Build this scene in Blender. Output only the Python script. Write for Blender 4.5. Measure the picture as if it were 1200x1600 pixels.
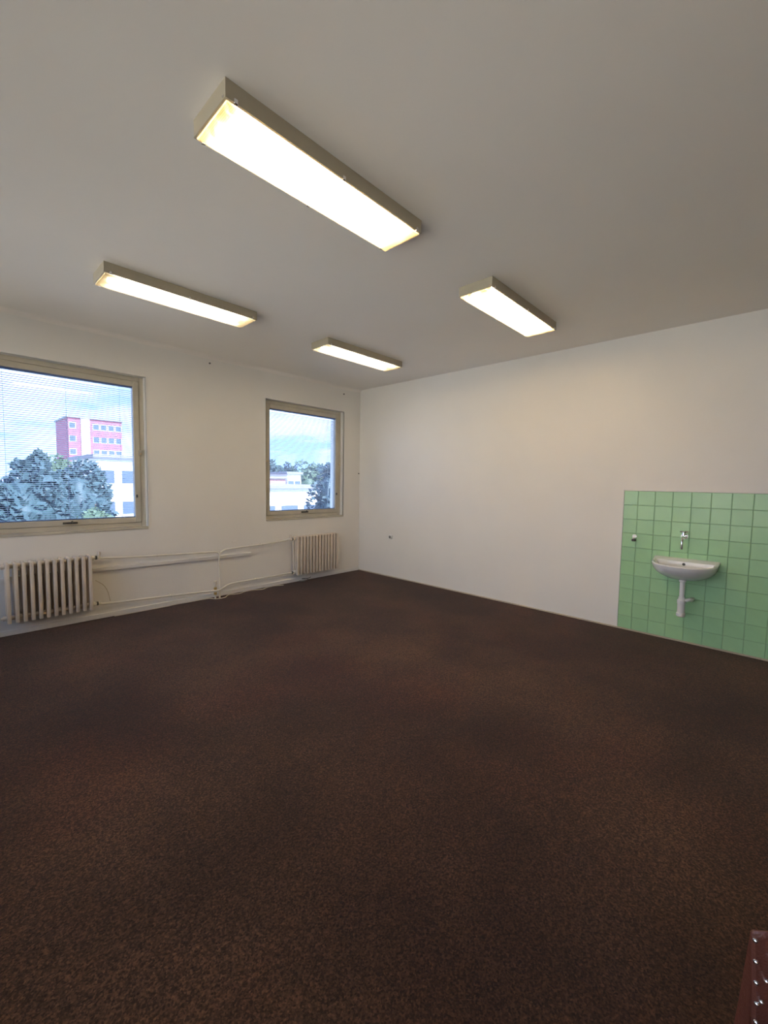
import bpy, bmesh, math, random
from mathutils import Vector, Matrix
random.seed(7)
sc = bpy.context.scene
for o in list(bpy.data.objects): bpy.data.objects.remove(o)
C = sc.collection
PI = math.pi
H = 3.15                                   # ceiling height

# ------------------------------------------------------------------ camera
CAM = Vector((-5.1188, -5.4620, 1.5597)); FPX = 660.6
yaw, pitch, roll = 0.812158, -0.069236, 0.015789
fwd = Vector((math.cos(pitch)*math.sin(yaw), math.cos(pitch)*math.cos(yaw), math.sin(pitch)))
r0 = Vector((math.cos(yaw), -math.sin(yaw), 0)); u0 = r0.cross(fwd)
rgt = math.cos(roll)*r0 + math.sin(roll)*u0
upv = -math.sin(roll)*r0 + math.cos(roll)*u0
cd = bpy.data.cameras.new('camera'); cam = bpy.data.objects.new('camera', cd); C.objects.link(cam)
cd.sensor_fit = 'VERTICAL'; cd.sensor_height = 36; cd.sensor_width = 27; cd.lens = FPX/1600*36
cd.clip_start = 0.02; cd.clip_end = 2000
cam.matrix_world = Matrix(((rgt.x, upv.x, -fwd.x, CAM.x), (rgt.y, upv.y, -fwd.y, CAM.y), (rgt.z, upv.z, -fwd.z, CAM.z), (0, 0, 0, 1)))
sc.camera = cam
def ray(px, py): return fwd + rgt*((px-600)/FPX) + upv*((800-py)/FPX)
def on_y(px, py, Y): d = ray(px, py); return CAM + d*((Y-CAM.y)/d.y)

# ------------------------------------------------------------------ world, sun, exposure
SKY = 3.0; SUN = 20.5
TUBE_STRENGTH = 62.0
w = bpy.data.worlds.new('sky'); sc.world = w; w.use_nodes = True
nt = w.node_tree; nt.nodes.clear(); N = nt.nodes.new; L = nt.links.new
tc = N('ShaderNodeTexCoord'); sep = N('ShaderNodeSeparateXYZ'); L(tc.outputs['Generated'], sep.inputs[0])
mx = N('ShaderNodeMath'); mx.operation = 'MAXIMUM'; mx.inputs[1].default_value = 0.06; L(sep.outputs['Z'], mx.inputs[0])
ad = N('ShaderNodeMath'); ad.operation = 'ADD'; ad.inputs[1].default_value = 0.12; L(mx.outputs[0], ad.inputs[0])
dv = N('ShaderNodeVectorMath'); dv.operation = 'DIVIDE'; L(tc.outputs['Generated'], dv.inputs[0])
cmb = N('ShaderNodeCombineXYZ'); L(ad.outputs[0], cmb.inputs[0]); L(ad.outputs[0], cmb.inputs[1]); cmb.inputs[2].default_value = 1
L(cmb.outputs[0], dv.inputs[1])
cn = N('ShaderNodeTexNoise'); cn.inputs['Scale'].default_value = 0.85; cn.inputs['Detail'].default_value = 7; cn.inputs['Roughness'].default_value = 0.55
L(dv.outputs[0], cn.inputs['Vector'])
cr = N('ShaderNodeValToRGB'); cr.color_ramp.elements[0].position = 0.38; cr.color_ramp.elements[1].position = 0.60; L(cn.outputs['Fac'], cr.inputs[0])
gr = N('ShaderNodeValToRGB'); gr.color_ramp.elements[0].color = (0.43, 0.56, 0.95, 1); gr.color_ramp.elements[1].color = (0.14, 0.34, 0.84, 1)
gr.color_ramp.elements[1].position = 0.7; L(sep.outputs['Z'], gr.inputs[0])
mc = N('ShaderNodeMixRGB'); L(cr.outputs[0], mc.inputs[0]); L(gr.outputs[0], mc.inputs[1]); mc.inputs[2].default_value = (1.0, 0.975, 0.94, 1)
bg = N('ShaderNodeBackground'); bg.inputs['Strength'].default_value = SKY; L(mc.outputs[0], bg.inputs['Color'])
wo = N('ShaderNodeOutputWorld'); L(bg.outputs[0], wo.inputs[0])
sl = bpy.data.lights.new('sun', 'SUN'); so = bpy.data.objects.new('sun', sl); C.objects.link(so)
sl.energy = SUN; sl.angle = 0.02; sl.color = (1.0, 0.88, 0.72)
so.rotation_euler = Vector((-0.35, 1.0, -0.95)).to_track_quat('-Z', 'Y').to_euler()
vs = sc.view_settings; vs.view_transform = 'Standard'; vs.look = 'None'; vs.gamma = 1; vs.exposure = 0.45; vs.use_curve_mapping = False

# ------------------------------------------------------------------ materials
def mat(name, col, rough=0.6, metal=0.0, bump=0.0, bscale=200.0, var=0.0, vscale=3.0, col2=None, spec=0.5, sheen=0.0, coat=0.0):
    m = bpy.data.materials.new(name); m.use_nodes = True
    t = m.node_tree; b = t.nodes['Principled BSDF']
    b.inputs['Roughness'].default_value = rough; b.inputs['Metallic'].default_value = metal
    b.inputs['Specular IOR Level'].default_value = spec
    b.inputs['Base Color'].default_value = (*col, 1)
    if sheen: b.inputs['Sheen Weight'].default_value = sheen
    if coat: b.inputs['Coat Weight'].default_value = coat
    tcn = t.nodes.new('ShaderNodeTexCoord')
    n = t.nodes.new('ShaderNodeTexNoise'); n.inputs['Scale'].default_value = vscale; n.inputs['Detail'].default_value = 4
    t.links.new(tcn.outputs['Object'], n.inputs['Vector'])
    rp = t.nodes.new('ShaderNodeValToRGB'); rp.color_ramp.elements[0].position = 0.35; rp.color_ramp.elements[1].position = 0.65
    c2 = col2 if col2 else tuple(c*(1-var) for c in col)
    rp.color_ramp.elements[0].color = (*col, 1); rp.color_ramp.elements[1].color = (*c2, 1)
    t.links.new(n.outputs['Fac'], rp.inputs[0]); t.links.new(rp.outputs[0], b.inputs['Base Color'])
    if bump:
        n2 = t.nodes.new('ShaderNodeTexNoise'); n2.inputs['Scale'].default_value = bscale; n2.inputs['Detail'].default_value = 3
        t.links.new(tcn.outputs['Object'], n2.inputs['Vector'])
        bp = t.nodes.new('ShaderNodeBump'); bp.inputs['Strength'].default_value = bump; bp.inputs['Distance'].default_value = 0.01
        t.links.new(n2.outputs['Fac'], bp.inputs['Height']); t.links.new(bp.outputs[0], b.inputs['Normal'])
    return m
M = {}
M['wall'] = mat('painted_plaster', (0.865, 0.835, 0.775), 0.75, bump=0.05, bscale=40, var=0.03, vscale=1.2, spec=0.25)
M['darkwall'] = mat('bounce_absorbing_brown', (0.22, 0.13, 0.08), 0.6, var=0.2, vscale=4)  # dark finish added to the unseen rear wall, cuts bounce onto the window wall
M['ceiling'] = mat('ceiling_paint', (0.90, 0.855, 0.785), 0.85, bump=0.05, bscale=25, var=0.03, vscale=0.8, spec=0.2)
M['radiator'] = mat('radiator_enamel', (0.76, 0.66, 0.54), 0.42, var=0.06, vscale=9)
M['pipe'] = mat('pipe_paint', (0.86, 0.81, 0.69), 0.4, var=0.08, vscale=8)
M['frame'] = mat('window_frame_paint', (0.60, 0.555, 0.45), 0.5, var=0.10, vscale=6)
M['white_metal'] = mat('lacquered_steel', (0.47, 0.42, 0.31), 0.4, var=0.05, vscale=5)
M['reflector'] = mat('lamp_reflector', (0.62, 0.55, 0.42), 0.5)
M['chrome'] = mat('chrome', (0.82, 0.82, 0.83), 0.12, metal=1)
M['brass'] = mat('brass', (0.70, 0.52, 0.22), 0.35, metal=1)
M['black'] = mat('black_plastic', (0.02, 0.02, 0.02), 0.4)
M['dark'] = mat('dark_metal', (0.10, 0.10, 0.095), 0.5, metal=0.6)
M['ceramic'] = mat('white_ceramic', (0.84, 0.83, 0.82), 0.12, coat=0.4)
M['plastic'] = mat('white_plastic', (0.82, 0.82, 0.80), 0.35)
M['cream'] = mat('cream_plastic', (0.78, 0.72, 0.58), 0.4)
M['greyjunk'] = mat('grey_cable', (0.16, 0.16, 0.15), 0.6)
M['slat'] = mat('lacquered_aluminium_slat', (0.52, 0.54, 0.58), 0.35, metal=0.25)
M['tile_a'] = mat('green_glazed_tile', (0.38, 0.66, 0.37), 0.22, var=0.07, vscale=7, bump=0.015, bscale=18)
M['tile_b'] = mat('green_glazed_tile_lighter', (0.40, 0.68, 0.39), 0.22, var=0.07, vscale=7, bump=0.015, bscale=18)
M['tile_c'] = mat('green_glazed_tile_greyer', (0.37, 0.64, 0.365), 0.24, var=0.07, vscale=7, bump=0.015, bscale=18)
M['grout'] = mat('green_grey_grout', (0.31, 0.49, 0.30), 0.9)
M['whitebead'] = mat('white_bead', (0.84, 0.82, 0.77), 0.6)
M['strip'] = mat('beige_strip', (0.56, 0.48, 0.36), 0.6, var=0.12, vscale=6)
M['leather'] = mat('brown_leather', (0.115, 0.035, 0.022), 0.42, bump=0.25, bscale=260, var=0.25, vscale=12)
M['wood'] = mat('dark_wood', (0.10, 0.045, 0.022), 0.45, var=0.3, vscale=14)
M['bark'] = mat('bark', (0.10, 0.075, 0.055), 0.9, bump=0.6, bscale=8)
M['leaf_a'] = mat('leaf_bluegreen', (0.045, 0.085, 0.085), 0.6, var=0.3, vscale=2)
M['leaf_b'] = mat('leaf_light', (0.085, 0.130, 0.065), 0.6, var=0.3, vscale=2)
M['leaf_c'] = mat('leaf_dark', (0.038, 0.072, 0.062), 0.6, var=0.3, vscale=2)
M['b_pink'] = mat('pink_render', (0.40, 0.13, 0.16), 0.8, var=0.1, vscale=0.4)
M['b_white'] = mat('white_render', (0.78, 0.75, 0.72), 0.8, var=0.06, vscale=0.5)
M['b_red'] = mat('red_render', (0.45, 0.24, 0.22), 0.8, var=0.1, vscale=0.4)
M['b_roof'] = mat('grey_roofing', (0.25, 0.24, 0.24), 0.8)
M['b_glass'] = mat('far_window_glass', (0.10, 0.13, 0.17), 0.1)
M['ground'] = mat('pale_paving', (0.46, 0.46, 0.45), 0.9, col2=(0.38, 0.40, 0.37), vscale=0.06)
M['hill'] = mat('wooded_hill', (0.10, 0.16, 0.10), 0.9, bump=0.8, bscale=0.3, var=0.3, vscale=0.1)

# carpet: short brown pile with a speckle and large worn patches
m = bpy.data.materials.new('brown_carpet'); m.use_nodes = True; t = m.node_tree; b = t.nodes['Principled BSDF']; M['carpet'] = m
tcn = t.nodes.new('ShaderNodeTexCoord')
def noise(scale, detail=4, rough=0.5, src='Object'):
    n = t.nodes.new('ShaderNodeTexNoise'); n.inputs['Scale'].default_value = scale; n.inputs['Detail'].default_value = detail
    n.inputs['Roughness'].default_value = rough; t.links.new(tcn.outputs[src], n.inputs['Vector']); return n
def ramp(src, p0, c0, p1, c1):
    rp = t.nodes.new('ShaderNodeValToRGB'); e = rp.color_ramp.elements
    e[0].position = p0; e[0].color = (*c0, 1); e[1].position = p1; e[1].color = (*c1, 1); t.links.new(src, rp.inputs[0]); return rp
big = ramp(noise(0.55, 3).outputs['Fac'], 0.36, (0.036, 0.0145, 0.0068), 0.66, (0.058, 0.0305, 0.0165))
red = ramp(noise(0.9, 2).outputs['Fac'], 0.50, (1, 1, 1), 0.72, (1.12, 0.86, 0.80))
spk = ramp(noise(85, 5, 0.75).outputs['Fac'], 0.36, (0.50, 0.48, 0.47), 0.66, (1.60, 1.60, 1.60))
mid = ramp(noise(26, 4, 0.6).outputs['Fac'], 0.3, (0.86, 0.86, 0.86), 0.7, (1.16, 1.15, 1.14))
def mul(a, c):
    x = t.nodes.new('ShaderNodeMixRGB'); x.blend_type = 'MULTIPLY'; x.inputs[0].default_value = 1
    t.links.new(a.outputs[0], x.inputs[1]); t.links.new(c.outputs[0], x.inputs[2]); return x
vo = t.nodes.new('ShaderNodeTexVoronoi'); vo.inputs['Scale'].default_value = 165; t.links.new(tcn.outputs['Object'], vo.inputs['Vector'])
sx = t.nodes.new('ShaderNodeSeparateColor'); t.links.new(vo.outputs['Color'], sx.inputs[0])
grain = ramp(sx.outputs[0], 0.15, (0.52, 0.50, 0.50), 0.95, (1.62, 1.60, 1.58))
patch = ramp(noise(1.1, 4, 0.55).outputs['Fac'], 0.38, (0.84, 0.83, 0.82), 0.68, (1.30, 1.28, 1.27))
cc = mul(mul(mul(mul(mul(big, red), spk), mid), grain), patch); t.links.new(cc.outputs[0], b.inputs['Base Color'])
b.inputs['Roughness'].default_value = 0.95; b.inputs['Specular IOR Level'].default_value = 0.1
b.inputs['Sheen Weight'].default_value = 0.10; b.inputs['Sheen Roughness'].default_value = 0.6
bp = t.nodes.new('ShaderNodeBump'); bp.inputs['Strength'].default_value = 0.7; bp.inputs['Distance'].default_value = 0.004
t.links.new(noise(110, 4, 0.75).outputs['Fac'], bp.inputs['Height']); t.links.new(bp.outputs[0], b.inputs['Normal'])

# clear window glass, thin
def glass_mat(name, tint):
    m = bpy.data.materials.new(name); m.use_nodes = True; t = m.node_tree; t.nodes.clear()
    tr = t.nodes.new('ShaderNodeBsdfTransparent'); tr.inputs[0].default_value = (*tint, 1)
    gl = t.nodes.new('ShaderNodeBsdfGlossy'); gl.inputs['Roughness'].default_value = 0.02
    fr = t.nodes.new('ShaderNodeFresnel'); fr.inputs[0].default_value = 1.35
    mx = t.nodes.new('ShaderNodeMixShader'); o = t.nodes.new('ShaderNodeOutputMaterial')
    t.links.new(fr.outputs[0], mx.inputs[0]); t.links.new(tr.outputs[0], mx.inputs[1]); t.links.new(gl.outputs[0], mx.inputs[2]); t.links.new(mx.outputs[0], o.inputs[0])
    return m
M['glass'] = glass_mat('clear_glass', (0.95, 0.96, 0.96))
M['tinted_glass'] = glass_mat('blue_tinted_glass', (0.66, 0.76, 0.94))  # blue tint added to hold down the brightness of the view outside
def diffuser_mat():
    m = bpy.data.materials.new('prismatic_diffuser'); m.use_nodes = True; t = m.node_tree; t.nodes.clear()
    tcn = t.nodes.new('ShaderNodeTexCoord')
    ch = t.nodes.new('ShaderNodeTexVoronoi'); ch.inputs['Scale'].default_value = 130; ch.inputs['Randomness'].default_value = 0.0
    t.links.new(tcn.outputs['Object'], ch.inputs['Vector'])
    mr = t.nodes.new('ShaderNodeMapRange'); mr.inputs['From Min'].default_value = 0.1; mr.inputs['From Max'].default_value = 0.6
    mr.inputs['To Min'].default_value = 0.30; mr.inputs['To Max'].default_value = 0.70; t.links.new(ch.outputs['Distance'], mr.inputs['Value'])
    tr = t.nodes.new('ShaderNodeBsdfTransparent'); tr.inputs[0].default_value = (0.95, 0.88, 0.74, 1)
    tl = t.nodes.new('ShaderNodeBsdfTranslucent'); tl.inputs[0].default_value = (0.90, 0.76, 0.52, 1)
    mx = t.nodes.new('ShaderNodeMixShader'); o = t.nodes.new('ShaderNodeOutputMaterial')
    t.links.new(mr.outputs[0], mx.inputs[0]); t.links.new(tr.outputs[0], mx.inputs[1]); t.links.new(tl.outputs[0], mx.inputs[2]); t.links.new(mx.outputs[0], o.inputs[0])
    return m
M['diffuser'] = diffuser_mat()
def tube_mat(name, col, s):
    m = bpy.data.materials.new(name); m.use_nodes = True; t = m.node_tree; t.nodes.clear()
    e = t.nodes.new('ShaderNodeEmission'); e.inputs[0].default_value = (*col, 1); e.inputs[1].default_value = s
    o = t.nodes.new('ShaderNodeOutputMaterial'); t.links.new(e.outputs[0], o.inputs[0]); return m
M['tube_warm'] = tube_mat('fluorescent_warm', (1.0, 0.80, 0.54), TUBE_STRENGTH)
M['tube_cool'] = tube_mat('fluorescent_white', (1.0, 0.95, 0.84), TUBE_STRENGTH*0.26)

# ------------------------------------------------------------------ geometry helpers
WL = {}
def box(bm, x0, x1, y0, y1, z0, z1, bev=0.0, seg=2):
    r = bmesh.ops.create_cube(bm, size=1.0)
    for v in r['verts']:
        v.co = Vector((x0+(v.co.x+.5)*(x1-x0), y0+(v.co.y+.5)*(y1-y0), z0+(v.co.z+.5)*(z1-z0)))
    if bev:
        es = list({e for v in r['verts'] for e in v.link_edges})
        bmesh.ops.bevel(bm, geom=es, offset=bev, segments=seg, affect='EDGES', profile=0.5)
    return bm
def cyl(bm, p0, p1, r, n=16, r2=None):
    p0 = Vector(p0); p1 = Vector(p1); d = p1-p0
    mtx = Matrix.Translation((p0+p1)/2) @ d.to_track_quat('Z', 'Y').to_matrix().to_4x4()
    bmesh.ops.create_cone(bm, cap_ends=True, segments=n, radius1=r, radius2=r if r2 is None else r2, depth=d.length, matrix=mtx)
    return bm
def tube(bm, pts, r, n=10):
    pts = [Vector(p) for p in pts]; rings = []
    ref = Vector((0, 0, 1))
    for i, p in enumerate(pts):
        d = (pts[min(i+1, len(pts)-1)]-pts[max(i-1, 0)]).normalized()
        a = ref if abs(d.dot(ref)) < 0.95 else Vector((0, 1, 0))
        s = d.cross(a).normalized(); q = s.cross(d).normalized()
        if rings:                                    # keep the ring from twisting
            prev = rings[-1][1]; s2 = (prev - d*prev.dot(d)).normalized(); s = s2; q = s.cross(d).normalized()
        rings.append(([bm.verts.new(p+s*math.cos(2*PI*k/n)*r+q*math.sin(2*PI*k/n)*r) for k in range(n)], s))
    for (A, _), (B, _) in zip(rings, rings[1:]):
        for k in range(n): bm.faces.new((A[k], A[(k+1) % n], B[(k+1) % n], B[k]))
    bm.faces.new(rings[0][0][::-1]); bm.faces.new(rings[-1][0])
    return bm
def smooth_path(pts, k=6):
    P = [Vector(p) for p in pts]; P = [P[0]]+P+[P[-1]]; out = []
    for i in range(1, len(P)-2):
        for j in range(k):
            t = j/k; a, b, c, d = P[i-1], P[i], P[i+1], P[i+2]
            out.append(0.5*((2*b)+(c-a)*t+(2*a-5*b+4*c-d)*t*t+(3*b-a-3*c+d)*t**3))
    out.append(P[-2]); return out
def lathe(bm, prof, cx, cy, n=24):            # prof: list of (r, z), vertical axis
    rings = [[bm.verts.new((cx+r*math.cos(2*PI*k/n), cy+r*math.sin(2*PI*k/n), z)) for k in range(n)] for r, z in prof]
    for A, B in zip(rings, rings[1:]):
        for k in range(n): bm.faces.new((A[k], A[(k+1) % n], B[(k+1) % n], B[k]))
    bm.faces.new(rings[0][::-1]); bm.faces.new(rings[-1]); return bm
def nb(): return bmesh.new()
def obj(name, bm, material, parent=None, origin=None, smooth=False):
    bmesh.ops.recalc_face_normals(bm, faces=bm.faces)
    cs = [v.co for v in bm.verts]
    if origin is None:
        origin = Vector(((min(c.x for c in cs)+max(c.x for c in cs))/2, (min(c.y for c in cs)+max(c.y for c in cs))/2, min(c.z for c in cs)))
    origin = Vector(origin)
    for v in bm.verts: v.co -= origin
    me = bpy.data.meshes.new(name); bm.to_mesh(me); bm.free(); me.materials.append(M[material])
    if smooth:
        for p in me.polygons: p.use_smooth = True
        try: me.set_sharp_from_angle(angle=math.radians(40))
        except Exception: pass
    o = bpy.data.objects.new(name, me); C.objects.link(o)
    place(o, origin, parent); return o
def place(o, world, parent=None):
    WL[o.name] = Vector(world)
    if parent is not None:
        o.parent = parent; o.location = Vector(world)-WL[parent.name]
    else: o.location = world
def dup(o, world, parent=None, material=None):
    c = o.copy(); C.objects.link(c); place(c, world, parent)
    return c
def tag(o, label, cat, group=None):
    o['label'] = label; o['category'] = cat
    if group: o['group'] = group
    return o
def thing(name, label, cat, loc, group=None):
    o = bpy.data.objects.new(name, None); C.objects.link(o); o.empty_display_size = 0.1
    place(o, loc); return tag(o, label, cat, group)
def struct(o): o['kind'] = 'structure'; return o

# ------------------------------------------------------------------ room shell
XL, YB = -6.10, -6.8                        # walls beside and behind the camera
WT = 0.35
struct(obj('floor', box(nb(), XL-WT, 0.2, YB-.2, WT, -0.25, 0), 'carpet', origin=(0, 0, 0)))
struct(obj('ceiling', box(nb(), XL-WT, 0.2, YB-.2, WT, H, H+.25), 'ceiling', origin=(0, 0, H)))
W1 = (-4.885, -3.415); W2 = (-1.850, -0.370); WZ = (0.995, 2.735)
bm = nb()
box(bm, XL-WT, 0.2, 0, WT, 0, WZ[0]); box(bm, XL-WT, 0.2, 0, WT, WZ[1], H)
box(bm, XL-WT, W1[0], 0, WT, *WZ); box(bm, W1[1], W2[0], 0, WT, *WZ); box(bm, W2[1], 0.2, 0, WT, *WZ)
wall_left = struct(obj('wall_left', bm, 'wall', origin=(0, 0, 0)))
wall_right = struct(obj('wall_right', box(nb(), 0, 0.2, YB-.2, 0, 0, H), 'wall', origin=(0, 0, 0)))
SZ = (0.45, 2.95)
ADDED_SIDE = [(-.30-1.62*k-1.50, -.30-1.62*k) for k in range(4)]       # unseen windows added on the camera's left to brighten ceiling and walls
bm = nb(); box(bm, XL-WT, XL, YB-.2, 0, 0, SZ[0]); box(bm, XL-WT, XL, YB-.2, 0, SZ[1], H)
ys_ = [0]+[v for a, b_ in ADDED_SIDE for v in (b_, a)]+[YB-.2]
for k in range(0, len(ys_), 2): box(bm, XL-WT, XL, ys_[k+1], ys_[k], *SZ)
struct(obj('wall_near_left', bm, 'wall', origin=(XL, 0, 0)))
struct(obj('wall_near_right', box(nb(), XL, 0, YB-.2, YB, 0, H), 'darkwall', origin=(0, YB, 0)))
# soft plaster cove between the window wall and the ceiling
bm = nb(); R = 0.045; ring = []
prof = [(0, H)]+[(-R+R*math.cos(a), H-R+R*math.sin(a)) for a in [PI/2*k/6 for k in range(7)]]
prof = [(0.0, H)]+[(-R*(1-math.sin(a)), H-R*(1-math.cos(a))) for a in [PI/2*k/6 for k in range(7)]]
for x in (XL, 0): ring.append([bm.verts.new((x, y, z)) for y, z in prof])
for k in range(len(prof)): j = (k+1) % len(prof); bm.faces.new((ring[0][k], ring[0][j], ring[1][j], ring[1][k]))
bm.faces.new(ring[0]); bm.faces.new(ring[1][::-1])
struct(obj('trim_1', bm, 'ceiling', smooth=True))
# skirtings
bm = box(nb(), XL, 0, -0.014, 0, 0, 0.055, 0.005)
struct(obj('baseboard_left', bm, 'whitebead'))
bm = box(nb(), -0.013, 0, YB, -0.014, 0, 0.016, 0.004)
struct(obj('baseboard_right', bm, 'strip'))

# ------------------------------------------------------------------ green tile panel on the right wall
TY0, TZ1 = -4.197, 1.513
ye = [TY0, -4.331]+[-4.331-0.1545*k for k in range(1, 11)]
ph = 0.1512
panel = obj('tile_panel', box(nb(), -0.004, 0, ye[-1], TY0, 0.016, TZ1), 'grout', wall_right, origin=(0, TY0, 0.016))
proto = {}
names = ['tile_a', 'tile_b', 'tile_c']
rt = random.Random(3)
zs = [TZ1-ph*k for k in range(10)]+[0.016]
for ci in range(len(ye)-1):
    for ri in range(10):
        w_, h_ = ye[ci]-ye[ci+1], zs[ri]-zs[ri+1]; g = 0.0018
        key = (round(w_, 3), round(h_, 3), names[rt.choice((0, 0, 1, 2))])
        loc = Vector((-0.004, ye[ci], zs[ri]))
        if key not in proto:
            bmx = box(nb(), -0.0095, -0.004, ye[ci+1]+g, ye[ci]-g, zs[ri+1]+g, zs[ri]-g, 0.0026, 1)
            proto[key] = obj('tile', bmx, key[2], panel, origin=loc)
        else:
            dup(proto[key], loc+Vector((rt.uniform(-.0007, 0), 0, 0)), panel)
bm = nb(); box(bm, -0.012, 0, TY0, TY0+.010, 0.016, TZ1+.010, .003); box(bm, -0.012, 0, ye[-1], TY0, TZ1, TZ1+.010, .003)
struct(obj('trim_2', bm, 'whitebead'))

# ------------------------------------------------------------------ windows
def make_window(n, X, label_side, Z=WZ):
    x0, x1 = X; z0, z1 = Z; y0, y1 = 0.085, 0.165
    f = 0.050; s = 0.060
    def frame4(xa, xb, za, zb, wd, ya, yb, bev):
        bm = nb(); box(bm, xa, xa+wd, ya, yb, za, zb, bev); box(bm, xb-wd, xb, ya, yb, za, zb, bev)
        box(bm, xa+wd, xb-wd, ya, yb, za, za+wd, bev); box(bm, xa+wd, xb-wd, ya, yb, zb-wd, zb, bev); return bm
    win = struct(obj('window_%d' % n, frame4(x0, x1, z0, z1, f, y0, y1, .004), 'frame'))
    obj('sash', frame4(x0+f+.003, x1-f-.003, z0+f+.003, z1-f-.003, s, y0-.012, y1-.01, .006), 'frame', win)
    gx0, gx1, gz0, gz1 = x0+f+s, x1-f-s, z0+f+s, z1-f-s
    obj('pane', box(nb(), gx0, gx1, .0905, .0945, gz0, gz1), 'glass' if label_side is None else 'tinted_glass', win)
    # bright plaster bead round the opening
    bm = nb(); c = .012
    box(bm, x0-c, x0, -.005, .02, z0, z1+c, .003); box(bm, x1, x1+c, -.005, .02, z0, z1+c, .003); box(bm, x0, x1, -.005, .02, z1, z1+c, .003)
    obj('bead', bm, 'whitebead', win)
    obj('sill', box(nb(), x0+.002, x1-.002, -.012, y0+.01, z0-.022, z0+.004, .004), 'frame', win)
    xm = (x0+x1)/2
    lt = obj('latch', box(nb(), xm-.075, xm+.055, .052, .073, z0+f+.022, z0+f+.042, .005), 'dark', win)
    obj('latch_knob', cyl(nb(), (xm+.0, .058, z0+f+.03), (xm+.0, .022, z0+f+.05), .009, 12), 'dark', lt)
    for xx in (x0+f+.003, x1-f-.003):
        h = obj('pivot_hinge', box(nb(), xx-.017, xx+.017, .052, .0745, 1.835, 1.895, .006), 'frame', win)
        obj('hinge_pin', cyl(nb(), (xx, .056, 1.85), (xx, .044, 1.85), .007, 10), 'brass', h)
    obj('catch', box(nb(), x1-f-.055, x1-f-.038, .055, .075, 1.34, 1.375, .004), 'dark', win)
    if label_side is None: return win
    # venetian blind hanging in the sash behind the pane
    bl = thing('venetian_blind', label_side, 'blind', (xm, .118, gz0), 'open venetian blinds in the window sashes')
    obj('headrail', box(nb(), gx0+.004, gx1-.004, .102, .134, gz1-.022, gz1-.001, .002), 'slat', bl)
    obj('bottom_rail', box(nb(), gx0+.006, gx1-.006, .106, .130, gz0+.001, gz0+.013, .003), 'slat', bl)
    pitch_ = .0215; k = int((gz1-.028-gz0-.02)/pitch_)
    first = None
    for i in range(k):
        zc = gz0+.026+i*pitch_
        if first is None:
            bmx = nb(); pr = [(-.0125, -.0012), (-.006, .0004), (0, .0010), (.006, .0004), (.0125, -.0012)]
            ta = math.radians(-9)
            rr = []
            for xx in (gx0+.008, gx1-.008):
                top = [bmx.verts.new((xx, .118+y*math.cos(ta), zc+z+y*math.sin(ta))) for y, z in pr]
                bot = [bmx.verts.new((xx, .118+y*math.cos(ta), zc+z+y*math.sin(ta)-.0004)) for y, z in pr]
                rr.append(top+bot[::-1])
            n_ = len(rr[0])
            for q in range(n_): bmx.faces.new((rr[0][q], rr[0][(q+1) % n_], rr[1][(q+1) % n_], rr[1][q]))
            bmx.faces.new(rr[0]); bmx.faces.new(rr[1][::-1])
            first = obj('slat', bmx, 'slat', bl, origin=(xm, .118, zc))
        else: dup(first, (xm, .118, zc), bl)
    for fx in (.10, .5, .90):
        xx = gx0+(gx1-gx0)*fx
        obj('ladder_cord', cyl(nb(), (xx, .1325, gz0+.01), (xx, .1325, gz1-.02), .0016, 6), 'plastic', bl)
    return win
make_window(1, W1, 'wide open venetian blind in the window over the twelve-section radiator')
make_window(2, W2, 'wide open venetian blind in the window beside the room corner')

for k, X_ in enumerate(ADDED_SIDE):              # added daylight windows, clear panes without blinds, turned into the side wall
    wn = make_window(3+k, X_, None, SZ); o_ = wn.location.copy()
    wn.location = (XL-o_.y, o_.x, o_.z); wn.rotation_euler = (0, 0, PI/2)

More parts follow.
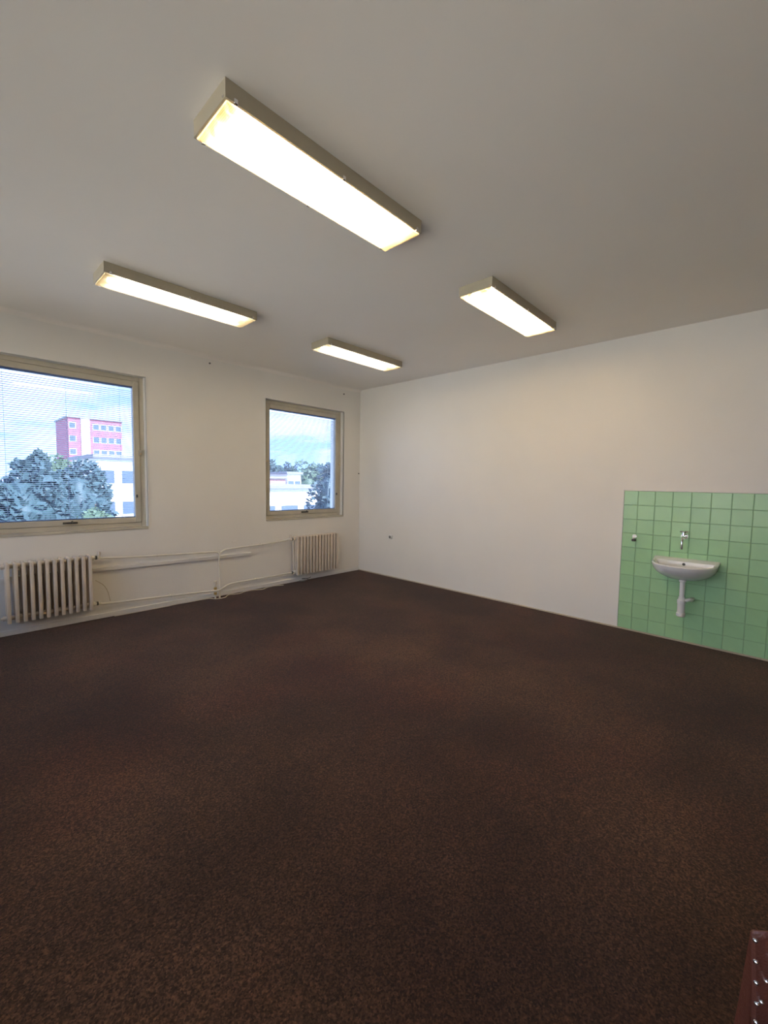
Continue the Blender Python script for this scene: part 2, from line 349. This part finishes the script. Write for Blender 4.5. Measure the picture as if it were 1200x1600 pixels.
# ------------------------------------------------------------------ ceiling lights
def ceiling_light(xc, yc, tubemat, label):
    Lx, Ly, D = 1.240, .300, .072
    x0, x1, y0, y1 = xc-Lx/2, xc+Lx/2, yc-Ly/2, yc+Ly/2; zb = H-D
    t_ = thing('ceiling_light', label, 'ceiling light', (xc, yc, H), 'twin-tube ceiling lights')
    bm = nb(); th = .004
    box(bm, x0, x1, y0, y0+th, zb, H-.001); box(bm, x0, x1, y1-th, y1, zb, H-.001)
    box(bm, x0, x0+th, y0+th, y1-th, zb, H-.001); box(bm, x1-th, x1, y0+th, y1-th, zb, H-.001)
    box(bm, x0+th, x1-th, y0+th, y1-th, H-.012, H-.001)
    obj('housing', bm, 'white_metal', t_)
    bm = nb(); box(bm, x0+th, x1-th, y0+th, y1-th, H-.016, H-.012)
    box(bm, x0+.05, x1-.05, yc-.035, yc+.035, H-.034, H-.016, .004)
    obj('reflector', bm, 'reflector', t_)
    # shallow acrylic tray
    bm = nb(); zt = zb+.004; zl = zb-.012; e = .010
    def ring(xa, xb, ya, yb, z): return [bm.verts.new(p) for p in ((xa, ya, z), (xb, ya, z), (xb, yb, z), (xa, yb, z))]
    A = ring(x0+.006, x1-.006, y0+.006, y1-.006, zt); B = ring(x0+.006+e*.6, x1-.006-e*.6, y0+.006+e*.6, y1-.006-e*.6, zl)
    for k in range(4): bm.faces.new((A[k], A[(k+1) % 4], B[(k+1) % 4], B[k]))
    bm.faces.new(B)
    obj('diffuser', bm, 'diffuser', t_)
    # lacquered rim that carries the tray
    bm = nb(); r = .011
    box(bm, x0-.001, x1+.001, y0-.001, y0+r, zb-.004, zb+.001, .001); box(bm, x0-.001, x1+.001, y1-r, y1+.001, zb-.004, zb+.001, .001)
    box(bm, x0-.001, x0+r, y0+r, y1-r, zb-.004, zb+.001, .001); box(bm, x1-r, x1+.001, y0+r, y1-r, zb-.004, zb+.001, .001)
    obj('rim', bm, 'white_metal', t_)
    for dy in (-.085, .085):
        tb = obj('tube', cyl(nb(), (x0+.075, yc+dy, H-.042), (x1-.075, yc+dy, H-.042), .013, 14), tubemat, t_, smooth=True)
        for xx, s in ((x0+.075, -1), (x1-.075, 1)):
            obj('lampholder', box(nb(), min(xx, xx+s*.022), max(xx, xx+s*.022), yc+dy-.015, yc+dy+.015, H-.060, H-.016, .002), 'plastic', t_)
    first = None
    for yy, s in ((y0, -1), (y1, 1)):
        for fx in (.035, .5, .965):
            xx = x0+Lx*fx; loc = Vector((xx, yy, zb))
            if first is None:
                first = obj('clip', box(nb(), xx-.009, xx+.009, yy-.007, yy+.007, zb-.009, zb+.012, .004, 3), 'chrome', t_, origin=loc)
            else: dup(first, loc, t_)
    for xx in (x0, x1): obj('end_screw', cyl(nb(), (xx-.003, y0+.018, zb+.006), (xx+.003, y0+.018, zb+.006), .006, 10), 'chrome', t_)
    return t_
ceiling_light(-3.655, -3.612, 'tube_warm', 'cream ceiling light with a warm glow, mounted farther from the windows and the tiled wall')
ceiling_light(-3.600, -1.590, 'tube_cool', 'cream ceiling light with a whiter glow, between the twelve-section radiator and the warm ceiling light')
ceiling_light(-1.520, -3.590, 'tube_warm', 'cream ceiling light with a warm glow, mounted near the white wall of the washbasin')
ceiling_light(-1.478, -1.560, 'tube_cool', 'cream ceiling light with a whiter glow, closest to the room corner')

# ------------------------------------------------------------------ radiators
def radiator(xa, n, pitch_, z0, z1, label, plug_left, valve_left):
    xb = xa+pitch_*(n-1); yb, yf = -.035, -.175
    t_ = thing('radiator', label, 'radiator', ((xa+xb)/2, -.105, z0), 'ribbed cast iron radiators under the windows')
    first = None
    for i in range(n):
        x = xa+i*pitch_; loc = Vector((x, -.105, z0))
        if first is None:
            bm = nb()
            box(bm, x-.0155, x+.0155, yf, yf+.034, z0, z1-.006, .0045, 2)
            box(bm, x-.0125, x+.0125, -.120, -.090, z0+.01, z1-.01, .008, 2)
            box(bm, x-.0155, x+.0155, yb-.034, yb, z0, z1-.006, .0045, 2)
            box(bm, x-.0155, x+.0155, yf-.001, yb+.001, z1-.056, z1, .012, 3)
            box(bm, x-.0150, x+.0150, yf+.012, yb-.012, z0+.016, z0+.068, .012, 3)
            hw = pitch_/2
            cyl(bm, (x-hw, -.105, z1-.034), (x+hw, -.105, z1-.034), .024, 14); cyl(bm, (x-hw, -.105, z0+.042), (x+hw, -.105, z0+.042), .024, 14)
            first = obj('section', bm, 'radiator', t_, origin=loc, smooth=True)
        else: dup(first, loc, t_)
    hw = pitch_/2
    for zz in (z1-.034, z0+.042):
        xe = xa-hw if plug_left else xb+hw; s = -1 if plug_left else 1
        bm = nb(); cyl(bm, (xe, -.105, zz), (xe+s*.012, -.105, zz), .026, 14); cyl(bm, (xe+s*.012, -.105, zz), (xe+s*.026, -.105, zz), .014, 6)
        obj('end_plug', bm, 'radiator', t_)
        xe = xb+hw if plug_left else xa-hw; s = -s
        v = nb(); cyl(v, (xe, -.105, zz), (xe+s*.014, -.105, zz), .026, 8); cyl(v, (xe+s*.014, -.105, zz), (xe+s*.055, -.105, zz), .015, 12)
        vo = obj('valve', v, 'pipe', t_)
        bm = nb(); cyl(bm, (xe+s*.028, -.105, zz), (xe+s*.044, -.105, zz), .021, 6)
        obj('union_nut', bm, 'dark', vo)
        if zz > .5:
            bm = nb(); cyl(bm, (xe+s*.062, -.105, zz-.012), (xe+s*.062, -.105, zz+.03), .012, 10); cyl(bm, (xe+s*.062, -.105, zz+.03), (xe+s*.062, -.105, zz+.062), .020, 10, .016)
            obj('valve_head', bm, 'radiator', vo)
    for xx in (xa+pitch_*1.5, xb-pitch_*1.5):
        for zz in (z1-.075, z0+.068):
            obj('wall_bracket', box(nb(), xx-.008, xx+.008, -.118, -.0005, zz-.012, zz+.004, .002), 'radiator', t_)
    return t_
radiator(-4.700, 12, .060, .158, .737, 'cream ribbed cast iron radiator with twelve wide-spaced sections', True, False)
radiator(-1.405, 14, .0590, .135, .722, 'cream ribbed cast iron radiator with fourteen sections by the room corner', False, True)

# ------------------------------------------------------------------ heating pipework between them
YP = -.080
pw = thing('heating_pipework', 'cream painted heating pipes running along the wall between the two radiators', 'pipes', (-2.62, YP, 0))
r = .0115
obj('supply_pipe', tube(nb(), smooth_path([(-3.955, -.105, .703), (-3.90, -.09, .690), (-3.6, YP, .665), (-3.0, YP, .636), (-2.72, YP, .622), (-2.64, YP, .614), (-2.602, YP, .594), (-2.594, YP, .55)]), r), 'pipe', pw, smooth=True)
obj('supply_pipe', tube(nb(), smooth_path([(-2.594, YP, .56), (-2.584, YP, .592), (-2.54, YP, .622), (-2.44, YP, .640), (-2.0, YP, .652), (-1.60, YP, .672), (-1.53, -.095, .686), (-1.49, -.105, .688)]), r), 'pipe', pw, smooth=True)
obj('riser', cyl(nb(), (-2.594, YP, 0), (-2.594, YP, .565), r, 12), 'pipe', pw, smooth=True)
obj('return_pipe', tube(nb(), smooth_path([(-3.955, -.105, .200), (-3.88, -.09, .180), (-3.4, YP, .150), (-2.9, YP, .120), (-2.70, YP-.01, .108), (-2.62, YP-.03, .108), (-2.56, YP-.03, .128), (-2.48, YP, .152), (-2.35, YP, .166), (-1.9, YP, .166), (-1.60, YP, .170), (-1.53, -.095, .176), (-1.49, -.105, .177)]), r), 'pipe', pw, smooth=True)
bm = nb(); cyl(bm, (-2.652, YP, 0), (-2.652, YP, .17), .0105, 12)
obj('return_riser', bm, 'pipe', pw, smooth=True)
for zz in (.066, .135):
    bm = nb(); cyl(bm, (-2.652, YP, zz-.016), (-2.652, YP, zz+.016), .020, 8); obj('brass_fitting', bm, 'brass', pw)
bm = nb(); cyl(bm, (-2.652, YP, .150), (-2.652, YP, .185), .014, 10); cyl(bm, (-2.652, YP, .185), (-2.652, YP, .232), .026, 12, .022)
obj('drain_cap', bm, 'cream', pw)
for xx, zz in ((-3.35, .652), (-1.95, .654), (-3.2, .138), (-2.05, .166)):
    bm = nb(); cyl(bm, (xx, 0, zz), (xx, YP, zz), .005, 8); cyl(bm, (xx-.006, YP, zz), (xx+.006, YP, zz), .0145, 14); obj('pipe_clip', bm, 'pipe', pw)
# cable trunking on the wall
bm = nb(); v = []
for x, zc in ((XL+.01, .590), (-2.105, .528)):
    v.append([bm.verts.new(p) for p in ((x, 0, zc-.019), (x, -.032, zc-.019), (x, -.034, zc+.014), (x, -.028, zc+.019), (x, 0, zc+.019))])
for k in range(5): bm.faces.new((v[0][k], v[0][(k+1) % 5], v[1][(k+1) % 5], v[1][k]))
bm.faces.new(v[0]); bm.faces.new(v[1][::-1])
tag(obj('cable_trunking', bm, 'wall'), 'white cable trunking sloping along the wall between the pipes, ending past the riser', 'trunking')
tag(obj('wall_clip', box(nb(), -2.375, -2.315, -.008, 0, .712, .726, .003), 'wall'), 'tiny painted-over clip on the wall above the heating pipe', 'clip')
# loose cables
cb = [(-3.97, -.03, .44), (-3.90, -.035, .38), (-3.86, -.04, .30), (-3.84, -.045, .19)]
tag(obj('sensor_wire', tube(nb(), smooth_path(cb), .0035, 6), 'strip', smooth=True), 'thin loose wire curving down beside the radiator', 'wire')
rc = random.Random(5)
cb = [(-3.80+.11*k, -.028-.012*rc.random(), .0045) for k in range(10)]+[(-2.72, -.05, .0045), (-2.66, -.125, .0045), (-2.55, -.135, .0045)]+[(-2.45+.12*k, -.035-.05*(k % 3 == 1)-.012*rc.random(), .0045) for k in range(8)]
tag(obj('floor_cable', tube(nb(), smooth_path(cb), .0045, 6), 'cream', smooth=True), 'thin cream cable lying on the carpet along the skirting', 'cable')
cb = [(-1.30+.06*math.cos(a*1.3)+.035*a/3, -.10+.045*math.sin(a*1.3), .006+.006*a) for a in [k*.45 for k in range(22)]]
tag(obj('cable_coil', tube(nb(), cb, .006, 6), 'greyjunk', smooth=True), 'dark grey cable coiled on the floor under the corner radiator', 'cable')
# small screws left in the window wall
for i, (x, z, lab) in enumerate(((-2.659, 3.05, 'small screw left in the wall high between the windows'), (-.387, 3.025, 'small screw left in the wall above the corner window'), (-.030, 1.712, 'small screw in the wall right at the room corner'))):
    bm = nb(); cyl(bm, (x, 0, z), (x, -.014, z), .006, 8); cyl(bm, (x, -.014, z), (x, -.018, z), .011, 10)
    tag(obj('screw', bm, 'dark'), lab, 'screw')

# ------------------------------------------------------------------ socket on the white wall
sk = thing('wall_socket', 'white round single wall socket low on the white wall', 'socket', (0, -.779, .63), None)
obj('plate', box(nb(), -.010, 0, -.819, -.739, .628, .708, .006, 3), 'plastic', sk)
bm = nb(); cyl(bm, (-.010, -.779, .668), (-.030, -.779, .668), .034, 24); cyl(bm, (-.030, -.779, .668), (-.031, -.779, .668), .034, 24)
ins = obj('insert', bm, 'plastic', sk, smooth=True)
obj('recess', cyl(nb(), (-.0305, -.779, .668), (-.0320, -.779, .668), .023, 20), 'greyjunk', ins)
for dy in (-.0095, .0095): obj('hole', cyl(nb(), (-.0315, -.779+dy, .664), (-.0330, -.779+dy, .664), .004, 8), 'black', ins)
obj('earth_pin', cyl(nb(), (-.030, -.779, .680), (-.040, -.779, .680), .003, 8), 'chrome', ins)

# ------------------------------------------------------------------ washbasin
BY = -4.780; BW = .540; BD = .430; BZ = .822
wb = thing('washbasin', 'white ceramic half-oval washbasin on the green tiles', 'washbasin', (-.01, BY, .30))
def dloop(hw, v0, v1, nf=28, nbk=8, pw_=.72):
    pts = []
    for k in range(nf+1):
        a = PI*k/nf; c, s = math.cos(a), math.sin(a)
        pts.append((hw*math.copysign(abs(c)**.82, c), v0+(v1-v0)*abs(s)**pw_))
    for k in range(1, nbk): pts.append((-hw+2*hw*k/nbk, v0))
    return pts
XW = .0100
def zrim(v): return .030*max(0, 1-v/.13)
lv = []
outer = [(.000, .985, .99), (-.006, 1.0, 1.0), (-.020, .995, .99), (-.055, .955, .935), (-.090, .88, .84), (-.120, .76, .71), (-.147, .58, .56), (-.156, .44, .46)]
bm = nb(); loops = []
inner = [(-.135, .10, .15, .20), (-.130, .30, .10, .26), (-.110, .56, .085, .32), (-.060, .76, .08, .37), (-.020, .84, .08, .395), (-.004, .875, .075, .408)]
for z, hs, v0, v1 in inner: loops.append([bm.verts.new((-XW-v, BY-u, BZ+z+zrim(v)*.9)) for u, v in dloop(BW/2*hs, v0, v1)])
loops.append([bm.verts.new((-XW-v, BY-u, BZ+.003+zrim(v))) for u, v in dloop(BW/2*.93, .035, .420)])
for z, hs, ds in outer: loops.append([bm.verts.new((-XW-v, BY-u, BZ+z+(zrim(v) if z > -.03 else 0))) for u, v in dloop(BW/2*hs, 0, BD*ds)])
for A, B_ in zip(loops, loops[1:]):
    n_ = len(A)
    for k in range(n_): bm.faces.new((A[k], A[(k+1) % n_], B_[(k+1) % n_], B_[k]))
bm.faces.new(loops[0]); bm.faces.new(loops[-1][::-1])
basin = obj('basin', bm, 'ceramic', wb, smooth=True)
for p in basin.data.polygons: p.use_smooth = True
bm = nb(); cyl(bm, (-.087, BY+.005, BZ-.018), (-.097, BY+.005, BZ-.018), .013, 16)
obj('overflow', bm, 'dark', basin)
obj('drain', cyl(nb(), (-.185, BY, BZ-.136), (-.185, BY, BZ-.128), .024, 18), 'chrome', basin)
TX = -.185; TYY = BY-.008
bm = nb(); lathe(bm, [(.030, BZ-.150), (.030, BZ-.172), (.022, BZ-.178), (.0205, .50), (.027, .498), (.027, .47)], TX, TYY)
trap = obj('trap_pipe', bm, 'plastic', wb, smooth=True)
bm = nb(); lathe(bm, [(.027, .475), (.036, .465), (.036, .435), (.032, .430), (.032, .345), (.037, .340), (.037, .312), (.030, .305)], TX, TYY)
obj('trap_bottle', bm, 'plastic', trap, smooth=True)
ob = tube(nb(), smooth_path([(TX, TYY, .455), (TX+.01, TYY-.04, .470), (TX+.04, TYY-.062, .475), (TX+.09, TYY-.066, .462), (-.010, TYY-.066, .455)]), .017, 12)
obj('trap_outlet', ob, 'plastic', trap, smooth=True)
# tap
tp = thing('wall_tap', 'chrome wall tap with cross handle above the washbasin', 'tap', (-.01, -4.755, .95))
TYa = -4.755
bm = nb(); cyl(bm, (-.0095, TYa, 1.075), (-.016, TYa, 1.075), .030, 20); cyl(bm, (-.016, TYa, 1.075), (-.075, TYa, 1.075), .014, 14); cyl(bm, (-.060, TYa, 1.06), (-.060, TYa, 1.112), .017, 14, .013)
body = obj('tap_body', bm, 'chrome', tp, smooth=True)
bm = nb(); cyl(bm, (-.060, TYa, 1.108), (-.060, TYa, 1.122), .012, 12)
for a in (0.5, 0.5+PI/2): cyl(bm, (-.060-.034*math.cos(a), TYa-.034*math.sin(a), 1.122), (-.060+.034*math.cos(a), TYa+.034*math.sin(a), 1.122), .0075, 10)
obj('handle', bm, 'chrome', tp, smooth=True)
obj('spout', tube(nb(), smooth_path([(-.070, TYa, 1.075), (-.105, TYa, 1.072), (-.130, TYa, 1.050), (-.140, TYa, 1.015), (-.140, TYa, .955)]), .0105, 12), 'chrome', tp, smooth=True)
# hook on the tiles
hk = thing('wall_hook', 'small chrome hook with a black tip on the green tiles', 'hook', (-.0095, -4.318, .98))
bm = nb(); cyl(bm, (-.0095, -4.318, 1.030), (-.016, -4.318, 1.030), .022, 16); cyl(bm, (-.016, -4.318, 1.022), (-.045, -4.318, 1.016), .008, 10)
obj('base', bm, 'chrome', hk, smooth=True)
obj('tip', box(nb(), -.062, -.026, -4.336, -4.300, .980, 1.004, .006), 'black', hk)
obj('collar', cyl(nb(), (-.040, -4.318, 1.003), (-.040, -4.318, 1.020), .013, 12), 'chrome', hk)

# ------------------------------------------------------------------ brown studded chair beside the camera
A = Vector((-4.242, -5.475, 0)); U = Vector((.55, -.835, 0)).normalized(); T = Vector((-U.y, U.x, 0))   # U across the back, T towards the seat
ZT = .853; CW_ = .46
ch = thing('leather_chair', 'dark brown leather chair with shiny nailheads on its backrest', 'chair', A+U*CW_/2-T*.20)
def lean(z): return min(0, -.0125+.083*(ZT-z))
def cp(u, t, z): return A+U*(u+lean(z))+T*t+Vector((0, 0, z))
def hull(bm, rings):
    vr = [[bm.verts.new(p) for p in rg] for rg in rings]; n_ = len(vr[0])
    for P, Q in zip(vr, vr[1:]):
        for k in range(n_): bm.faces.new((P[k], P[(k+1) % n_], Q[(k+1) % n_], Q[k]))
    bm.faces.new(vr[0][::-1]); bm.faces.new(vr[-1]); return bm
lev = [(.30, .060), (.50, .058), (.60, .052), (.68, .042), (.75, .029), (.80, .019), (.835, .011), (.848, .007)]
def arch(u): return -.020*(abs(u/CW_-.5)*2)**3*0 - .004*math.sin(PI*u/CW_)*-1
bm = nb(); cols = [0.0, .004, .03, .10, .23, .36, .43, .456, CW_]
rings = []
for u in cols:
    ins = .004 if u in (0.0, CW_) else 0
    fr = [cp(u, ins, z) for z, th in lev]+[cp(u, .003, ZT-.002+.012*math.sin(PI*u/CW_)-ins)]
    bk = [cp(u, max(th-ins, .005), z) for z, th in lev]+[cp(u, .005, ZT-.002+.012*math.sin(PI*u/CW_)-ins)]
    rings.append(fr+bk[::-1])
hull(bm, rings)
back = obj('backrest', bm, 'leather', ch, smooth=True)
stud = None
def add_stud(p, parent):
    global stud
    if stud is None:
        s_ = nb(); bmesh.ops.create_uvsphere(s_, u_segments=8, v_segments=6, radius=.0042, matrix=Matrix.Translation(p))
        stud = obj('nailhead', s_, 'chrome', parent, origin=p, smooth=True)
    else: dup(stud, p, parent)
for k in range(11): add_stud(cp(.0045, .001, ZT-.016-.036*k), back)
for k in range(11): add_stud(cp(CW_-.0045, .001, ZT-.016-.036*k), back)
for k in range(5): add_stud(cp(.0335-.0078*k, -.001, ZT-.006-.037*k), back)
bm = nb()
def srect(t0, t1, z, i): return [cp(.0+i, t0+i, z), cp(CW_-i, t0+i, z), cp(CW_-i, t1-i, z), cp(i, t1-i, z)]
hull(bm, [srect(-.46, -.001, .405, .006), srect(-.46, -.001, .415, 0), srect(-.46, -.001, .455, 0), srect(-.46, -.001, .472, .012), srect(-.46, -.001, .482, .05)])
obj('seat', bm, 'leather', ch, smooth=True)
for u in (.022, CW_-.022):
    for t_, top in ((.026, .32), (-.43, .41)):
        bm = nb(); s = .018; q = .013
        hull(bm, [[cp(u-q, t_-q, 0), cp(u+q, t_-q, 0), cp(u+q, t_+q, 0), cp(u-q, t_+q, 0)], [cp(u-s, t_-s, top), cp(u+s, t_-s, top), cp(u+s, t_+s, top), cp(u-s, t_+s, top)]])
        obj('leg', bm, 'wood', ch)
bm = nb()
for (a, b_, c, d) in ((-.43, .03, .012, .032), (-.43, .03, CW_-.032, CW_-.012)): hull(bm, [[cp(c, a, z), cp(d, a, z), cp(d, b_, z), cp(c, b_, z)] for z in (.36, .407)])
for t_ in (.03, -.42): hull(bm, [[cp(.03, t_-.01, z), cp(CW_-.03, t_-.01, z), cp(CW_-.03, t_+.01, z), cp(.03, t_+.01, z)] for z in (.36, .407)])
obj('apron', bm, 'wood', ch)

# ------------------------------------------------------------------ outdoors, seen through the blinds
GZ = -7.0
struct(obj('ground', box(nb(), -220, 320, -150, 420, GZ-1, GZ), 'ground', origin=(0, 0, GZ)))
def tree(px, py, Y, rx, rz, leafm, label, seed, nleaf=2600, ls=.34, name='tree'):
    rr = random.Random(seed); top = on_y(px, py, Y)
    c = Vector((top.x, Y, top.z-rz))
    t_ = thing(name, label, 'tree', (c.x, c.y, GZ), 'trees outside the windows')
    bm = nb(); tube(bm, smooth_path([(c.x, c.y, GZ), (c.x+.1, c.y, GZ+(c.z-GZ)*.5), (c.x, c.y, c.z+rz*.4)]), .035*rx+.08, 8)
    for k in range(5):
        a = k*1.3; tube(bm, [(c.x, c.y, c.z-rz*.5), (c.x+rx*.55*math.cos(a), c.y+rx*.55*math.sin(a), c.z+rz*.1)], .05, 6)
    obj('trunk', bm, 'bark', t_)
    lumps = [(Vector((0, 0, 0)), .72)]
    for k in range(11):
        a = rr.uniform(0, 2*PI); e = rr.uniform(-.6, .95); q = math.sqrt(1-e*e)
        lumps.append((Vector((q*math.cos(a)*.55, q*math.sin(a)*.55, e*.6)), rr.uniform(.34, .46)))
    vs_, fs_ = [], []
    for k in range(nleaf):
        lc, lr = rr.choice(lumps); d = Vector((rr.gauss(0, 1), rr.gauss(0, 1), rr.gauss(0, 1))).normalized()*lr*rr.uniform(.75, 1.02)
        p = lc+d; p = Vector((c.x+p.x*rx, c.y+p.y*rx, c.z+p.z*rz))
        a = Vector((rr.gauss(0, 1), rr.gauss(0, 1), rr.gauss(0, 1))).normalized(); b_ = a.orthogonal().normalized()
        s = ls*rr.uniform(.6, 1.2); i = len(vs_)
        vs_ += [p-a*s, p+b_*s*.55, p+a*s, p-b_*s*.55]; fs_.append((i, i+1, i+2, i+3))
    me = bpy.data.meshes.new('foliage'); o_ = Vector((c.x, c.y, c.z)); me.from_pydata([v-o_ for v in vs_], [], fs_); me.materials.append(M[leafm])
    fo = bpy.data.objects.new('foliage', me); C.objects.link(fo); place(fo, o_, t_)
    bm = nb(); bmesh.ops.create_icosphere(bm, subdivisions=3, radius=1)
    for v in bm.verts:
        n_ = .58+.10*math.sin(5*v.co.x+seed)*math.sin(4*v.co.y+1)+.06*math.sin(9*v.co.z)
        v.co = Vector((c.x+v.co.x*rx*n_, c.y+v.co.y*rx*n_, c.z+v.co.z*rz*n_))
    obj('inner_foliage', bm, leafm, t_, smooth=True)
def building(name, label, pxl, pxr, pytop, Y, depth, m_wall, rows, cols_, stripe=None, wsize=(1.3, 1.4), roofm='b_roof'):
    a = on_y(pxl, pytop, Y); b_ = on_y(pxr, pytop, Y); x0, x1 = a.x, b_.x; zt = (a.z+b_.z)/2
    t_ = thing(name, label, 'building', ((x0+x1)/2, Y, GZ))
    obj('walls', box(nb(), x0, x1, Y, Y+depth, GZ, zt), m_wall, t_)
    obj('roof', box(nb(), x0-.3, x1+.3, Y-.3, Y+depth+.3, zt, zt+.35, .05), roofm, t_)
    if stripe:
        s0, s1 = [x0+(x1-x0)*f for f in stripe]; obj('stair_panel', box(nb(), s0, s1, Y-.25, Y, GZ, zt), 'b_white', t_)
    first = None; pf = None
    for i in range(cols_):
        for j in range(rows):
            xc = x0+(x1-x0)*(i+.5)/cols_
            if stripe and s0-.6 < xc < s1+.6: continue
            zc = zt-1.7-2.9*j
            if zc-1 < GZ: continue
            loc = Vector((xc, Y, zc))
            if first is None:
                bm = nb(); hw, hh = wsize[0]/2, wsize[1]/2
                box(bm, xc-hw, xc-hw+.1, Y-.06, Y, zc-hh, zc+hh); box(bm, xc+hw-.1, xc+hw, Y-.06, Y, zc-hh, zc+hh)
                box(bm, xc-hw+.1, xc+hw-.1, Y-.06, Y, zc+hh-.1, zc+hh); box(bm, xc-hw+.1, xc+hw-.1, Y-.06, Y, zc-hh, zc-hh+.1)
                first = obj('window', bm, 'b_white', t_, origin=loc)
                pf = obj('window_pane', box(nb(), xc-hw+.1, xc+hw-.1, Y-.03, Y, zc-hh+.1, zc+hh-.1), 'b_glass', first, origin=loc)
            else:
                f_ = dup(first, loc, t_); dup(pf, loc, f_)
    return t_
building('apartment_tower', 'pink apartment tower with a pale vertical strip, outside beyond the trees', 106, 190, 656, 110, 14, 'b_pink', 9, 7, (.22, .38))
building('low_building', 'white flat-roofed building outside, below the pink tower', 150, 300, 719, 40, 10, 'b_white', 2, 5)
building('flat_annex', 'low white flat-roofed annex outside the corner window', 395, 502, 764, 24, 7, 'b_white', 1, 3, wsize=(1.8, .9))
building('red_house', 'dull red house outside, behind the low white annex', 405, 446, 748, 48, 9, 'b_red', 2, 3)
building('white_house', 'small white house outside, between the red house and the trees', 449, 470, 741, 52, 8, 'b_white', 2, 2)
tree(28, 713, 17, 2.0, 2.6, 'leaf_a', 'large round blue-green tree outside, partly hiding a slim dark treetop', 11, 3600, .22, 'round_tree')
tree(122, 716, 22, 2.0, 2.7, 'leaf_a', 'narrower blue-green tree outside the window, in front of the pink tower', 12, 3200, .20, 'round_tree')
tree(54, 697, 40, 1.1, 2.2, 'leaf_c', 'slim dark treetop rising behind the large round tree', 13, 1400, .26, 'slim_tree')
tree(88, 722, 30, 2.7, 3.2, 'leaf_b', 'light green tree outside, behind and between the two round trees', 14, 2800, .30, 'leafy_tree')
tree(517, 712, 16, 1.6, 4.0, 'leaf_a', 'tall blue-green tree beside the low white annex outside', 15, 3200, .20, 'round_tree')
tree(140, 790, 15, .9, 1.0, 'leaf_b', 'low light green bushy tree under the narrower round tree', 21, 1200, .16, 'leafy_tree')
for i, (px, py, Y, rx, rz, mm, lab) in enumerate((
        (424, 716, 80, 3.6, 4.5, 'leaf_c', 'dark tree on the skyline behind the red house'),
        (452, 722, 100, 3.2, 4.5, 'leaf_c', 'dark tree on the skyline behind the white house'),
        (480, 716, 60, 4.4, 5.5, 'leaf_b', 'broad light green tree on the skyline beside the white house'),
        (500, 714, 78, 3.6, 5.5, 'leaf_c', 'dark tree on the skyline beside the tall blue-green tree'),
        (80, 706, 90, 5.0, 6.0, 'leaf_b', 'distant light green tree beside the pink tower'))):
    tree(px, py, Y, rx, rz, mm, lab, 30+i, 1500, .55, 'skyline_tree')
# wooded rise on the horizon
bm = nb(); rowa, rowb, rowc = [], [], []
for k in range(60):
    x = -80+k*8; z = GZ+7.5+1.6*math.sin(k*.37)+1.0*math.sin(k*.9+1)
    rowa.append(bm.verts.new((x, 180, GZ-1))); rowb.append(bm.verts.new((x, 200, z))); rowc.append(bm.verts.new((x, 240, GZ-1)))
for k in range(59):
    bm.faces.new((rowa[k], rowa[k+1], rowb[k+1], rowb[k])); bm.faces.new((rowb[k], rowb[k+1], rowc[k+1], rowc[k])); bm.faces.new((rowc[k], rowc[k+1], rowa[k+1], rowa[k]))
struct(obj('hill', bm, 'hill', smooth=True))
